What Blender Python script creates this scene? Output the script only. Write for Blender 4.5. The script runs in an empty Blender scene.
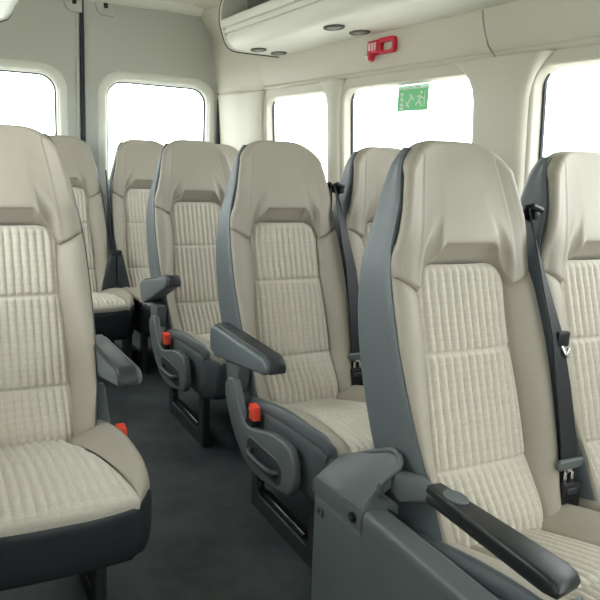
import bpy, bmesh, math, random
from mathutils import Vector, Matrix
random.seed(4)
SC = bpy.context.scene
COL = SC.collection
PI = math.pi

# ------------------------------------------------------------------ helpers
def lerp(tab, t):
    if t <= tab[0][0]: return tab[0][1]
    for (a, b), (c, d) in zip(tab, tab[1:]):
        if t <= c: return b + (d - b) * (t - a) / (c - a)
    return tab[-1][1]
def smooth(tab, t):
    n = len(tab)
    if t <= tab[0][0]: return tab[0][1]
    if t >= tab[-1][0]: return tab[-1][1]
    for i in range(n - 1):
        if t <= tab[i + 1][0]: break
    x0, y0 = tab[i]; x1, y1 = tab[i + 1]
    def slope(j):
        if j <= 0: return (tab[1][1] - tab[0][1]) / (tab[1][0] - tab[0][0])
        if j >= n - 1: return (tab[-1][1] - tab[-2][1]) / (tab[-1][0] - tab[-2][0])
        return (tab[j + 1][1] - tab[j - 1][1]) / (tab[j + 1][0] - tab[j - 1][0])
    h = x1 - x0; s = (t - x0) / h
    m0, m1 = slope(i) * h, slope(i + 1) * h
    return (2*s**3-3*s*s+1)*y0 + (s**3-2*s*s+s)*m0 + (-2*s**3+3*s*s)*y1 + (s**3-s*s)*m1
def sstep(a, b, t):
    s = max(0, min(1, (t - a) / (b - a))); return s * s * (3 - 2 * s)

def obj(name, bm, mat, parent=None, sharp=40, recalc=True, smooth_=True):
    if recalc: bmesh.ops.recalc_face_normals(bm, faces=bm.faces[:])
    me = bpy.data.meshes.new(name); bm.to_mesh(me); bm.free()
    if smooth_:
        for p in me.polygons: p.use_smooth = True
        me.set_sharp_from_angle(angle=math.radians(sharp))
    me.materials.append(mat)
    o = bpy.data.objects.new(name, me); COL.objects.link(o)
    if parent: o.parent = parent
    return o
def tag(o, label, cat, group=None, kind=None):
    if label: o['label'] = label
    if cat: o['category'] = cat
    if group: o['group'] = group
    if kind: o['kind'] = kind
    return o
def struct(o): o['kind'] = 'structure'; return o
def thing(name, label, cat, loc=(0, 0, 0), group=None):
    o = bpy.data.objects.new(name, None); o.empty_display_size = .1; COL.objects.link(o); o.location = loc
    return tag(o, label, cat, group)
def kids(o): return [c for c in bpy.data.objects if c.parent == o]
def copy_tree(o, parent=None):
    c = o.copy(); COL.objects.link(c); c.parent = parent
    for ch in kids(o): copy_tree(ch, c)
    return c

def grid(bm, rows, close=False):
    """rows: list of lists of points, equal length"""
    V = [[bm.verts.new(p) for p in r] for r in rows]
    for a, b in zip(V, V[1:]):
        n = len(a)
        for i in range(n if close else n - 1):
            j = (i + 1) % n
            try: bm.faces.new((a[i], a[j], b[j], b[i]))
            except ValueError: pass
    return V
def cap(bm, ring):
    try: bm.faces.new(ring)
    except ValueError: pass
def box(bm, x0, x1, y0, y1, z0, z1, bev=0, seg=2):
    M = Matrix.Translation(((x0+x1)/2, (y0+y1)/2, (z0+z1)/2)) @ Matrix.Diagonal((x1-x0, y1-y0, z1-z0, 1))
    t = bmesh.new(); bmesh.ops.create_cube(t, size=1, matrix=M)
    if bev: bmesh.ops.bevel(t, geom=t.edges[:], offset=bev, segments=seg, profile=.5, affect='EDGES')
    join(bm, t)
def join(bm, t):
    me = bpy.data.meshes.new('tmp'); t.to_mesh(me); t.free(); bm.from_mesh(me); bpy.data.meshes.remove(me)
def prism(bm, poly, axis, a, b, bev=0, seg=2):
    """poly: 2D list; extruded along axis 0/1/2 between a and b"""
    t = bmesh.new()
    def P(p, c):
        if axis == 0: return (c, p[0], p[1])
        if axis == 1: return (p[0], c, p[1])
        return (p[0], p[1], c)
    A = [t.verts.new(P(p, a)) for p in poly]; B = [t.verts.new(P(p, b)) for p in poly]
    fa = t.faces.new(A); fb = t.faces.new(B[::-1]); n = len(poly)
    for i in range(n): t.faces.new((A[i], B[i], B[(i+1) % n], A[(i+1) % n]))
    bmesh.ops.recalc_face_normals(t, faces=t.faces[:])
    if bev:
        es = list({e for f in (fa, fb) for e in f.edges})
        bmesh.ops.bevel(t, geom=es, offset=bev, segments=seg, profile=.5, affect='EDGES')
    join(bm, t)
def tube(bm, pts, r, n=8):
    pts = [Vector(p) for p in pts]; rings = []
    for i, p in enumerate(pts):
        d = (pts[min(i+1, len(pts)-1)] - pts[max(i-1, 0)]).normalized()
        u = d.cross(Vector((0, 0, 1)) if abs(d.z) < .9 else Vector((1, 0, 0))).normalized(); w = d.cross(u)
        rr = r[i] if isinstance(r, (list, tuple)) else r
        rings.append([p + (u*math.cos(2*PI*k/n) + w*math.sin(2*PI*k/n))*rr for k in range(n)])
    V = grid(bm, rings, True); cap(bm, V[0]); cap(bm, V[-1][::-1])
def strap(bm, pts, wdir, w, th):
    """flat webbing through pts; wdir width direction(s)"""
    rows = []
    for i, p in enumerate(pts):
        p = Vector(p); d = (Vector(pts[min(i+1, len(pts)-1)]) - Vector(pts[max(i-1, 0)])).normalized()
        wd = Vector(wdir[i] if isinstance(wdir[0], (list, tuple)) else wdir); wd = (wd - d*wd.dot(d)).normalized()
        nn = d.cross(wd)
        rows.append([p + wd*w/2 + nn*th/2, p - wd*w/2 + nn*th/2, p - wd*w/2 - nn*th/2, p + wd*w/2 - nn*th/2])
    V = grid(bm, rows, True); cap(bm, V[0]); cap(bm, V[-1][::-1])
def rrect(a0, a1, b0, b1, r, n=8):
    out = []
    for cx, cy, s in ((a1-r, b1-r, 0), (a0+r, b1-r, 90), (a0+r, b0+r, 180), (a1-r, b0+r, 270)):
        for k in range(n+1):
            t = math.radians(s + 90*k/n); out.append((cx + r*math.cos(t), cy + r*math.sin(t)))
    return out

# ------------------------------------------------------------------ materials
def new_mat(name):
    m = bpy.data.materials.new(name); m.use_nodes = True; nt = m.node_tree
    return m, nt, nt.nodes['Principled BSDF']
def srgb(r, g, b):
    f = lambda c: (c/255/12.92) if c/255 <= .04045 else ((c/255+.055)/1.055)**2.4
    return (f(r), f(g), f(b), 1)
def mat(name, col, rough=.5, metal=0, noise=.06, nscale=40, bump=0, bscale=400, spec=.5, rvar=0):
    m, nt, b = new_mat(name); L = nt.links.new
    b.inputs['Roughness'].default_value = rough; b.inputs['Metallic'].default_value = metal
    b.inputs['Specular IOR Level'].default_value = spec
    tc = nt.nodes.new('ShaderNodeTexCoord')
    nz = nt.nodes.new('ShaderNodeTexNoise'); nz.inputs['Scale'].default_value = nscale; nz.inputs['Detail'].default_value = 4
    L(tc.outputs['Object'], nz.inputs['Vector'])
    mx = nt.nodes.new('ShaderNodeMix'); mx.data_type = 'RGBA'
    mx.inputs['A'].default_value = tuple(c*(1-noise) for c in col[:3]) + (1,)
    mx.inputs['B'].default_value = tuple(min(1, c*(1+noise)) for c in col[:3]) + (1,)
    L(nz.outputs['Fac'], mx.inputs['Factor']); L(mx.outputs['Result'], b.inputs['Base Color'])
    if bump:
        n2 = nt.nodes.new('ShaderNodeTexNoise'); n2.inputs['Scale'].default_value = bscale; n2.inputs['Detail'].default_value = 2
        L(tc.outputs['Object'], n2.inputs['Vector'])
        bp = nt.nodes.new('ShaderNodeBump'); bp.inputs['Strength'].default_value = bump; bp.inputs['Distance'].default_value = .002
        L(n2.outputs['Fac'], bp.inputs['Height']); L(bp.outputs['Normal'], b.inputs['Normal'])
    return m
M = {}
M['vinyl'] = mat('beige_vinyl', srgb(165, 158, 145), .5, noise=.03, nscale=15, bump=.12, bscale=700, spec=.4)
M['grey_vinyl'] = mat('grey_vinyl', srgb(98, 106, 109), .48, noise=.06, nscale=14, bump=.15, bscale=600, spec=.5)
M['grey_plastic'] = mat('grey_plastic', srgb(92, 99, 100), .45, noise=.06, nscale=10, bump=.22, bscale=420, spec=.5)
M['dark_plastic'] = mat('dark_plastic', srgb(52, 57, 60), .4, noise=.08, nscale=20, bump=.1, bscale=500, spec=.5)
M['arm_pad'] = mat('armrest_pad', srgb(46, 50, 53), .42, noise=.06, nscale=20, bump=.12, bscale=600, spec=.5)
M['skirt_grey'] = mat('slate_skirt_vinyl', srgb(80, 87, 90), .45, noise=.06, nscale=14, bump=.15, bscale=600)
M['black_soft'] = mat('black_armrest', srgb(33, 36, 38), .38, noise=.06, nscale=20, bump=.12, bscale=600)
M['skirt_dark'] = mat('dark_skirt_vinyl', srgb(44, 49, 53), .5, noise=.08, nscale=15, bump=.15, bscale=600)
M['black'] = mat('black_plastic', srgb(26, 28, 31), .4, noise=.1)
M['steel_black'] = mat('black_painted_steel', srgb(36, 39, 41), .45, noise=.1, spec=.5)
M['chrome'] = mat('chrome', (.75, .76, .77, 1), .22, metal=1, noise=.02)
M['red'] = mat('red_button', srgb(236, 74, 48), .35, noise=.03)
M['hammer_red'] = mat('red_hammer_plastic', srgb(205, 28, 58), .35, noise=.03)
M['pale'] = mat('pale_print', srgb(235, 205, 208), .5, noise=.05)
M['cream'] = mat('cream_plastic', srgb(195, 190, 175), .5, noise=.02, nscale=6, bump=.06, bscale=500)
M['cream_light'] = mat('light_cream_plastic', srgb(226, 225, 214), .45, noise=.02, nscale=6)
M['door_grey'] = mat('grey_door_trim', srgb(186, 186, 177), .6, noise=.02, nscale=6, bump=.08, bscale=500)
M['seal'] = mat('dark_rubber', srgb(36, 42, 50), .6, noise=.08)
M['rack_dark'] = mat('dark_rack_lining', srgb(84, 83, 78), .7, noise=.05)
M['stitch'] = mat('stitch_thread', srgb(150, 143, 126), .8, noise=.05)
M['green'] = mat('green_sticker', srgb(140, 212, 160), .5, noise=.02)
M['white'] = mat('white_print', srgb(235, 240, 235), .5, noise=.02)
M['leaf'] = mat('pale_foliage', srgb(176, 190, 150), .8, noise=.3, nscale=1.5)
M['bark'] = mat('tree_bark', srgb(120, 105, 85), .9, noise=.2)
M['ground'] = mat('pale_concrete', srgb(200, 200, 192), .9, noise=.06, nscale=.6)

def fabric():
    m, nt, b = new_mat('ribbed_fabric'); L = nt.links.new
    b.inputs['Roughness'].default_value = .85; b.inputs['Specular IOR Level'].default_value = .15
    b.inputs['Sheen Weight'].default_value = .15
    tc = nt.nodes.new('ShaderNodeTexCoord')
    def node(t, **k):
        n = nt.nodes.new(t)
        for a, v in k.items(): setattr(n, a, v)
        return n
    def wave(direction, scale, dist):
        w = node('ShaderNodeTexWave', bands_direction=direction); w.inputs['Scale'].default_value = scale
        w.inputs['Distortion'].default_value = dist; w.inputs['Detail'].default_value = 1
        L(tc.outputs['Object'], w.inputs['Vector']); return w
    # fine light cross threads along the length and crossways
    w1 = wave('X', 24.0, .3); w2 = wave('Z', 21.0, .6); w3 = wave('Y', 21.0, .6)
    mx = node('ShaderNodeMath', operation='MAXIMUM'); L(w2.outputs['Fac'], mx.inputs[0]); L(w3.outputs['Fac'], mx.inputs[1])
    pw = node('ShaderNodeMath', operation='POWER'); L(mx.outputs[0], pw.inputs[0]); pw.inputs[1].default_value = 10
    pw1 = node('ShaderNodeMath', operation='POWER'); L(w1.outputs['Fac'], pw1.inputs[0]); pw1.inputs[1].default_value = 2
    ad = node('ShaderNodeMath', operation='ADD', use_clamp=True)
    ml = node('ShaderNodeMath', operation='MULTIPLY'); L(pw.outputs[0], ml.inputs[0]); ml.inputs[1].default_value = .14
    L(ml.outputs[0], ad.inputs[0])
    m2 = node('ShaderNodeMath', operation='MULTIPLY'); L(pw1.outputs[0], m2.inputs[0]); m2.inputs[1].default_value = .0; L(m2.outputs[0], ad.inputs[1])
    nz = node('ShaderNodeTexNoise'); nz.inputs['Scale'].default_value = 260; nz.inputs['Detail'].default_value = 3
    L(tc.outputs['Object'], nz.inputs['Vector'])
    a2 = node('ShaderNodeMath', operation='MULTIPLY_ADD'); L(nz.outputs['Fac'], a2.inputs[0]); a2.inputs[1].default_value = .7; L(ad.outputs[0], a2.inputs[2])
    mix = node('ShaderNodeMix', data_type='RGBA')
    mix.inputs['A'].default_value = srgb(182, 175, 162); mix.inputs['B'].default_value = srgb(226, 220, 207)
    L(a2.outputs[0], mix.inputs['Factor']); L(mix.outputs['Result'], b.inputs['Base Color'])
    bp = node('ShaderNodeBump'); bp.inputs['Strength'].default_value = .35; bp.inputs['Distance'].default_value = .002
    L(nz.outputs['Fac'], bp.inputs['Height']); L(bp.outputs['Normal'], b.inputs['Normal'])
    return m
M['fabric'] = fabric()

nt = M['green'].node_tree; bs = nt.nodes['Principled BSDF']; tl = nt.nodes.new('ShaderNodeBsdfTranslucent'); tl.inputs['Color'].default_value = srgb(110, 190, 135)
mxs = nt.nodes.new('ShaderNodeMixShader'); mxs.inputs['Fac'].default_value = .25
nt.links.new(bs.outputs[0], mxs.inputs[1]); nt.links.new(tl.outputs[0], mxs.inputs[2]); nt.links.new(mxs.outputs[0], nt.nodes['Material Output'].inputs['Surface'])
def floor_mat():
    m, nt, b = new_mat('dark_speckled_vinyl_floor'); L = nt.links.new
    tc = nt.nodes.new('ShaderNodeTexCoord')
    n1 = nt.nodes.new('ShaderNodeTexNoise'); n1.inputs['Scale'].default_value = 5; n1.inputs['Detail'].default_value = 8; n1.inputs['Roughness'].default_value = .65
    n2 = nt.nodes.new('ShaderNodeTexNoise'); n2.inputs['Scale'].default_value = 220; n2.inputs['Detail'].default_value = 2
    for n in (n1, n2): L(tc.outputs['Object'], n.inputs['Vector'])
    r = nt.nodes.new('ShaderNodeValToRGB')
    r.color_ramp.elements[0].position = .38; r.color_ramp.elements[0].color = srgb(50, 56, 60)
    r.color_ramp.elements[1].position = .78; r.color_ramp.elements[1].color = srgb(86, 92, 94)
    L(n1.outputs['Fac'], r.inputs['Fac'])
    mx = nt.nodes.new('ShaderNodeMix'); mx.data_type = 'RGBA'; mx.blend_type = 'OVERLAY'; mx.inputs['Factor'].default_value = .35
    L(r.outputs['Color'], mx.inputs['A']); L(n2.outputs['Color'], mx.inputs['B']); L(mx.outputs['Result'], b.inputs['Base Color'])
    b.inputs['Roughness'].default_value = .6
    bp = nt.nodes.new('ShaderNodeBump'); bp.inputs['Strength'].default_value = .2; bp.inputs['Distance'].default_value = .002
    L(n2.outputs['Fac'], bp.inputs['Height']); L(bp.outputs['Normal'], b.inputs['Normal'])
    return m
M['floor'] = floor_mat()
def glass_mat():
    m = bpy.data.materials.new('window_glass'); m.use_nodes = True; nt = m.node_tree; nt.nodes.clear()
    out = nt.nodes.new('ShaderNodeOutputMaterial'); mx = nt.nodes.new('ShaderNodeMixShader')
    tr = nt.nodes.new('ShaderNodeBsdfTransparent'); tr.inputs['Color'].default_value = (.95, .97, .96, 1)
    gl = nt.nodes.new('ShaderNodeBsdfGlossy'); gl.inputs['Roughness'].default_value = .03
    mx.inputs['Fac'].default_value = .06
    nt.links.new(tr.outputs[0], mx.inputs[1]); nt.links.new(gl.outputs[0], mx.inputs[2]); nt.links.new(mx.outputs[0], out.inputs['Surface'])
    return m
M['glass'] = glass_mat()

# ------------------------------------------------------------------ the seat (local: faces -y, floor z=0)
def y0(z): return .3288 * (z - .444)
WF = [(.29, .176), (.36, .182), (.42, .189), (.50, .198), (.62, .204), (.75, .203), (.853, .197), (.90, .190), (.98, .172), (1.06, .150), (1.10, .135), (1.13, .112)]
WI = [(.29, .128), (.40, .137), (.50, .139), (.60, .135), (.69, .128), (.76, .127), (.82, .130), (.86, .130)]
def wf(z): return smooth(WF, z)
def lum(z): return -.045 * sstep(.46, .33, z) 
def yi(z): return y0(z) + .0285 + lum(z)
def fe(z): return lerp([(.35, -.050), (.45, -.045), (.55, -.025), (.70, 0), (.85, .014)], z)   # front edge of the side, off the back plane
ZT = .873                      # top of ribbed insert
RC = .052
def wins(z):                   # half width of the insert with rounded top corners
    w = smooth(WI, z)
    if z > ZT - RC:
        d = z - (ZT - RC); w = w - RC + math.sqrt(max(0, RC*RC - d*d))
    return w
PITCH = .0211
def rib(x): return abs(math.cos(PI * x / PITCH)) ** .8

def back_insert():
    bm = bmesh.new(); rows = []
    NZ, NX = 74, 144
    zs = [.265 + (ZT - .265) * (1 - (1 - k/NZ) ** 1.35) for k in range(NZ + 1)]
    for s in (.686, .444): zs += [s - .010, s - .005, s, s + .005, s + .010]
    for z in sorted(zs):
        w = wins(z); r = []
        for i in range(NX + 1):
            u = -1 + 2*i/NX; x = u * w
            e = min((1 - abs(u)) * w, ZT - z + .002)
            edge = 1 - math.exp(-(max(0, e) / .010) ** 2)
            q = 1
            for s in (.686, .444): q *= 1 - .95*math.exp(-((z - s) / .0065) ** 2)
            y = yi(z) + .006 * (1 - edge) - .0080 * rib(x) * edge * q + .004 * (1 - q) - .008 * (1 - u*u)
            r.append((x, y, z))
        rows.append(r)
    grid(bm, rows); return bm
def back_bolster(s, h=-1):
    fs = 1 if s == h else .25
    fo = lambda z: fe(z) if fe(z) > 0 else fe(z) * fs
    bm = bmesh.new(); rows = []
    for k in range(41):
        t = k / 40; r = []
        for i in range(15):
            q = i / 14
            # inner seam end (under headrest seam) to outer notch
            ztop = .821 + (.853 - .821) * q
            z = .265 + (ztop - .265) * t
            wi = wins(min(z, .815)); wo = wf(z)
            x = wi + (wo - wi) * q
            ya = yi(z) + .002; yb = y0(z) + fo(z)
            puff = math.sin(PI * min(1, q*.92 + .04)) ** .6
            y = ya + (yb - ya) * q - lerp([(.45, .022), (.6, .030), (.78, .026), (.83, .024)], z) * puff
            te = min(1, (1 - t) * 18, t * 10); y += .005 * (1 - te)
            r.append((s * x, y, z))
        rows.append(r)
    rows = [[(s * (abs(r[0][0]) - .004), r[0][1] + .018, r[0][2])] + r for r in rows]
    rows.append([(x, y + .02, z + .003) for x, y, z in rows[-1]])
    # roll the outer edge back under the shell
    rows = [r + [(s * (abs(r[-1][0]) + .001), r[-1][1] + .012, r[-1][2]), (s * (abs(r[-1][0]) - .006), r[-1][1] + .03, r[-1][2])] for r in rows]
    grid(bm, rows); return bm
WH = [(.80, .180), (.853, .180), (.90, .174), (.98, .158), (1.06, .141), (1.126, .124)]
def head():
    bm = bmesh.new(); NX = 80
    def zbot(x):
        a = abs(x)
        if a < .078: return ZT
        if a < .130:
            d = a - .078; return ZT - RC + math.sqrt(max(0, RC*RC - d*d))
        return .821 + (.853 - .821) * min(1, (a - .130) / .055)
    def zsc(x): return lerp([(0, .922), (.070, .922), (.118, .862), (.128, .830), (.2, .80)], abs(x))
    cols = []
    NT = 30
    for i in range(NX + 1):
        u = -1 + 2*i/NX
        xb = u * .183; zb = zbot(xb); zs = max(zsc(xb), zb + .002)
        zt = 1.130 - .052 * abs(u) ** 4.5
        c = []
        ax = abs(xb)
        qq = max(0, (ax - .124) / .059)
        side = yi(zb) + .006 + (y0(zb) + .014 - yi(zb) - .002) * qq - .024 * math.sin(PI * min(1, qq*.92 + .04)) ** .6
        yb = yi(zb) + .008
        k_ = sstep(.112, .132, ax); yb = yb + (side - yb) * k_
        hgt = min(1, (zs - zb) / .034)
        for t in (0, .3, .6, .85, .96, 1):       # the scoop
            z = zb + (zs - zb) * t
            ye = yb + (y0(zs) - .012 - yb) * hgt
            c.append((xb, yb + (ye - yb) * t ** 1.25, z))
        for k in range(0, NT + 1):
            t = k / NT if k else .012; z = zs + (zt - zs) * t
            w0 = smooth(WH, max(z, .853))
            x = xb + (u * w0 - xb) * min(1, t / .3)
            bul = -.012 * (1 - u*u) * math.sin(PI * min(1, .25 + t*.75)) - .008 * (1 - sstep(0, .6, t)) - .004
            y = y0(z) + bul - .002
            off0 = ye - (y0(zs) - .012)
            y += off0 * (1 - sstep(-.01, .10, z - zs)) + .003 * math.exp(-((z - zs) / .006) ** 2) * hgt
            y -= .022 * abs(u) ** 2.5 * sstep(.88, 1.0, z)
            for us in (.80, .84): y += .0022 * math.exp(-((abs(u) - us) / .011) ** 2)
            c.append((x, y, z))
        c = [(c[0][0], c[0][1] + .022, c[0][2] - .014), (c[0][0], c[0][1] + .006, c[0][2] - .003)] + c
        cols.append(c)
    nrow = len(cols[0])
    rows = [[cols[i][k] for i in range(NX + 1)] for k in range(nrow)]
    V = grid(bm, rows)
    # perimeter: left column upwards, top row, right column downwards
    per = [V[k][0] for k in range(2, nrow)] + [V[-1][i] for i in range(1, NX)] + [V[k][NX] for k in range(nrow - 1, 1, -1)]
    P = [v.co.copy() for v in per]; n = len(P); prev = per
    Rr = .015
    nor = []
    for i in range(n):
        d = P[min(n-1, i+2)] - P[max(0, i-2)]
        o = Vector((-d.z, 0, d.x)).normalized(); nor.append(o)
    def ring(off, back, blend=0):
        out = []
        for p, o in zip(P, nor):
            side = 1 - max(0, min(1, o.z * 1.3)); of = off - (side * min(.03, (back - Rr) * .8) if back > Rr else 0)
            out.append(bm.verts.new(p + o * of + Vector((0, back, 0))))
        return out
    spec = [(Rr * math.sin(a), Rr * (1 - math.cos(a))) for a in (.3, .6, .9, 1.2, 1.5708)]
    spec += [(Rr, .040), (Rr - .003, .058), (Rr - .010, .072), (Rr - .022, .082), (Rr - .040, .086), (Rr - .07, .087)]
    for off, back in spec:
        R = ring(off, back)
        for i in range(n - 1): bm.faces.new((prev[i], prev[i+1], R[i+1], R[i]))
        prev = R
    return bm
YB = [(.29, .135), (.46, .190), (.55, .222), (.66, .258), (.78, .290), (.90, .314), (1.0, .322), (1.06, .322), (1.10, .316), (1.128, .306)]
def shell(h=-1):
    fo = lambda z, s: fe(z) if fe(z) > 0 or s == h else fe(z) * .25
    bm = bmesh.new(); rows = []
    for k in range(49):
        z = .265 + (1.126 - .265) * k / 48
        w = wf(z) + .003; halves = []
        yb = smooth(YB, z)
        wt = w * (1 - .05 * sstep(.8, 1.0, z))
        if z > 1.05: yb -= 0
        for sd in (1, -1):
            fr = y0(z) + fo(z, sd) + .003 + .014 * sstep(1.0, 1.12, z) - .018 * sstep(.90, 1.02, z)
            rc = .03 + .035 * sstep(.7, 1.0, z)
            rc = min(rc, yb - fr - .01)
            half = [(w - .022, fr + .015), (w - .008, fr + .001), (w + .001, fr), (w + .004, fr + .008)]
            for q in (.25, .5, .75): half.append((w + .004 + (wt - w - .004) * q, fr + .008 + (yb - rc - fr - .008) * q))
            for a in range(7):
                t = a / 6 * PI/2; half.append((wt - rc + rc * math.cos(t), yb - rc + rc * math.sin(t)))
            half.append((wt * .4, yb + .006)); halves.append(half)
        row = [(x, y, z) for x, y in halves[0]] + [(-x, y, z) for x, y in halves[1][::-1]]
        rows.append(row)
    V = grid(bm, rows); 
    cap(bm, V[-1]); cap(bm, V[0][::-1])
    return bm

# cushion
CZ = [(-.62, .356), (-.60, .372), (-.575, .382), (-.53, .388), (-.45, .388), (-.32, .374), (-.20, .346), (-.10, .318), (-.02, .298)]
CO = [(-.62, .356), (-.60, .372), (-.575, .382), (-.53, .388), (-.45, .390), (-.32, .388), (-.20, .376), (-.10, .360), (-.02, .340)]
def cw(y): return smooth([(-.60, .170), (-.56, .196), (-.50, .208), (-.43, .215), (-.25, .217), (-.10, .212), (0, .205)], y)
def ciw(y): return lerp([(-.60, .168), (-.20, .108), (0, .100)], y)
def yfront(u): return -.605 + .035 * abs(u) ** 3
def cushion_insert():
    bm = bmesh.new(); rows = []; NY, NX = 60, 168
    for k in range(NY + 1):
        t = k / NY; r = []
        for i in range(NX + 1):
            u = -1 + 2*i/NX; y = yfront(u*.75) + (-.02 - yfront(u*.75)) * t
            w = ciw(y); x = u * w
            e = (1 - abs(u)) * w; edge = 1 - math.exp(-(e / .010) ** 2)
            fe = 1 - math.exp(-((t * .58) / .012) ** 2)
            q = 1 - .9*math.exp(-((y + .33) / .0065) ** 2)
            z = smooth(CZ, y) + .006 * (1 - u*u) + (.0075 * rib(x) * q - .003 * (1 - q)) * edge * fe - .006 * (1 - edge)
            r.append((x, y, z))
        rows.append(r)
    f = rows[0]
    rows = [[(x, y + .006, z - .034) for x, y, z in f], [(x, y - .003, z - .016) for x, y, z in f], [(x, y - .003, z - .006) for x, y, z in f]] + rows
    grid(bm, rows); return bm
def cushion_bolster(s, qa=0, lift=0):
    bm = bmesh.new(); rows = []
    for k in range(41):
        t = k / 40; r = []
        for i in range(15):
            q = qa + (1 - qa) * i / 14
            yf = yfront(.75) + .06 * q ** 2.2; y = yf + (-.02 - yf) * t
            a, b = ciw(y), cw(y); x = a + (b - a) * q
            zi = smooth(CZ, y) - .005; zo = smooth(CO, y) - .006 - .006 * sstep(-.3, -.05, y)
            z = zi + (zo - zi) * q + .022 * math.sin(PI * min(1, .05 + .80*q)) ** .8 * sstep(0, .12, t + .03)
            z -= .016 * max(0, (q - .85) / .15) ** 2
            r.append((s * (x + lift * .6), y - lift * .6 * max(0, 1 - t*6), z + lift * (1 if i else -.5)))
        r += [(s * (b + .002 + lift * .6), y, r[-1][2] - .012), (s * (b - .006), y, r[-1][2] - .03)]
        if not qa: r = [(r[0][0], y, r[0][2] - .014)] + r
        rows.append(r)
    f = rows[0]
    rows = [[(x, y + .004, z - .030) for x, y, z in f], [(x, y - .003, z - .012) for x, y, z in f]] + rows
    grid(bm, rows); return bm
def skirt():
    bm = bmesh.new()
    path = []                                   # outline, half: front centre -> rear
    for k in range(13): 
        u = k / 12 * .75; path.append((u / .75 * .168, yfront(u)))
    for k in range(1, 7):
        q = k / 6; yf = yfront(.75) + .06 * q ** 2.2; path.append((ciw(yf) + (cw(yf) - ciw(yf)) * q, yf))
    for y in (-.47, -.40, -.32, -.24, -.16, -.08, -.01): path.append((cw(y), y))
    full = [(-x, y) for x, y in path[:0:-1]] + path
    rows = []
    for d, out in ((0, -.022), (.003, -.006), (.008, .001), (.03, .004), (.07, .005), (.11, .004), (.14, -.002), (.158, -.012), (.166, -.030), (.168, -.06)):
        r = []
        for i, (x, y) in enumerate(full):
            a = Vector(full[max(0, i-1)]); b = Vector(full[min(len(full)-1, i+1)]); t = (b - a).normalized(); nrm = Vector((t.y, -t.x))
            ztop = smooth(CO, y) - .010 - .010 * sstep(-.3, -.05, y) - .006 * sstep(-.54, -.57, y)
            zb = .188
            z = ztop + (zb - ztop) * d / .168
            slope = .045 * (d / .168) * sstep(-.50, -.60, y)
            r.append((x + nrm.x * out, y + nrm.y * out + slope, z))
        rows.append(r)
    V = grid(bm, rows); cap(bm, V[-1]); return bm

def leg_frame(x):
    bm = bmesh.new()
    prism(bm, [(-.515, 0), (-.09, 0), (-.085, .215), (-.125, .215), (-.135, .075), (-.150, .055), (-.455, .055), (-.47, .075), (-.465, .215), (-.515, .215)], 0, x - .014, x + .014, .004, 1)
    return bm
def floor_rail(x):
    bm = bmesh.new()
    box(bm, x - .006, x + .018, -.43, -.15, .058, .072, .003, 1)
    tube(bm, [(x - .01, -.158, .062), (x - .016, -.156, .085), (x - .01, -.16, .10)], .007, 8); return bm
def cover_poly():
    return [(-.048, .414), (-.066, .412), (-.084, .388), (-.112, .345), (-.137, .318), (-.160, .306), (-.191, .304), (-.25, .318), (-.308, .335), (-.36, .345), (-.415, .348), (-.455, .343), (-.480, .315), (-.490, .270), (-.484, .240), (-.462, .214), (-.40, .200), (-.288, .180), (-.22, .180), (-.185, .186), (-.153, .196), (-.10, .228), (-.06, .262), (-.02, .310), (.002, .350), (.004, .385), (-.02, .408)]
def arm_body(s, tilt=0, y1=.132, L=.430):
    bm = bmesh.new()
    poly = [(y1 + .012, .455), (y1 + .022, .50), (y1 + .012, .532), (y1 - .012, .541), (y1 - L + .03, .537), (y1 - L + .008, .530), (y1 - L - .002, .515), (y1 - L, .500), (y1 - L + .020, .490), (y1 - .12, .452), (y1 - .03, .440)]
    xa, xb = sorted((s * .262, s * .202))
    prism(bm, poly, 0, xa, xb, .010, 3)
    rot(bm, tilt); return bm
def arm_pad(s, tilt=0, y1=.132, L=.430):
    bm = bmesh.new()
    poly = [(y1 + .016, .528), (y1 + .010, .538), (y1 - .010, .5475), (y1 - L + .03, .5435), (y1 - L + .004, .534), (y1 - L - .008, .515), (y1 - L - .006, .499), (y1 - L + .004, .494), (y1 - L + .012, .512), (y1 - L + .03, .528), (y1 - .01, .533)]
    xa, xb = sorted((s * .248, s * .199))
    prism(bm, poly, 0, xa, xb, .004, 2)
    rot(bm, tilt); return bm
def rot(bm, tilt):
    if tilt: bmesh.ops.rotate(bm, verts=bm.verts[:], cent=(0, .09, .49), matrix=Matrix.Rotation(-math.radians(tilt), 3, 'X'))

def base_seat(label, skirt_mat, group=None):
    r = thing('passenger_seat', label, 'seat', (0, 0, 0), group)
    obj('backrest_shell', shell(), M['grey_vinyl'], r, 60)
    obj('headrest', head(), M['vinyl'], r, 180)
    obj('backrest_insert', back_insert(), M['fabric'], r, 80)
    for s in (-1, 1): obj('side_bolster', back_bolster(s), M['vinyl'], r, 80)
    obj('cushion_insert', cushion_insert(), M['fabric'], r, 80)
    for s in (-1, 1): obj('cushion_bolster', cushion_bolster(s), M['vinyl'], r, 80)
    obj('cushion_skirt', skirt(), skirt_mat, r, 60)
    for x in (-.185, .185):
        f = obj('leg_frame', leg_frame(x), M['steel_black'], r)
        obj('slide_rail', floor_rail(x), M['chrome'] if 0 else M['steel_rail'], f)
    bm = bmesh.new(); box(bm, -.171, .171, -.45, -.10, .192, .209, .004, 1)
    obj('seat_pan', bm, M['steel_black'], r)
    return r
M['steel_rail'] = mat('dull_steel_rail', (.10, .105, .11, 1), .28, metal=.9, noise=.1)

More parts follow.
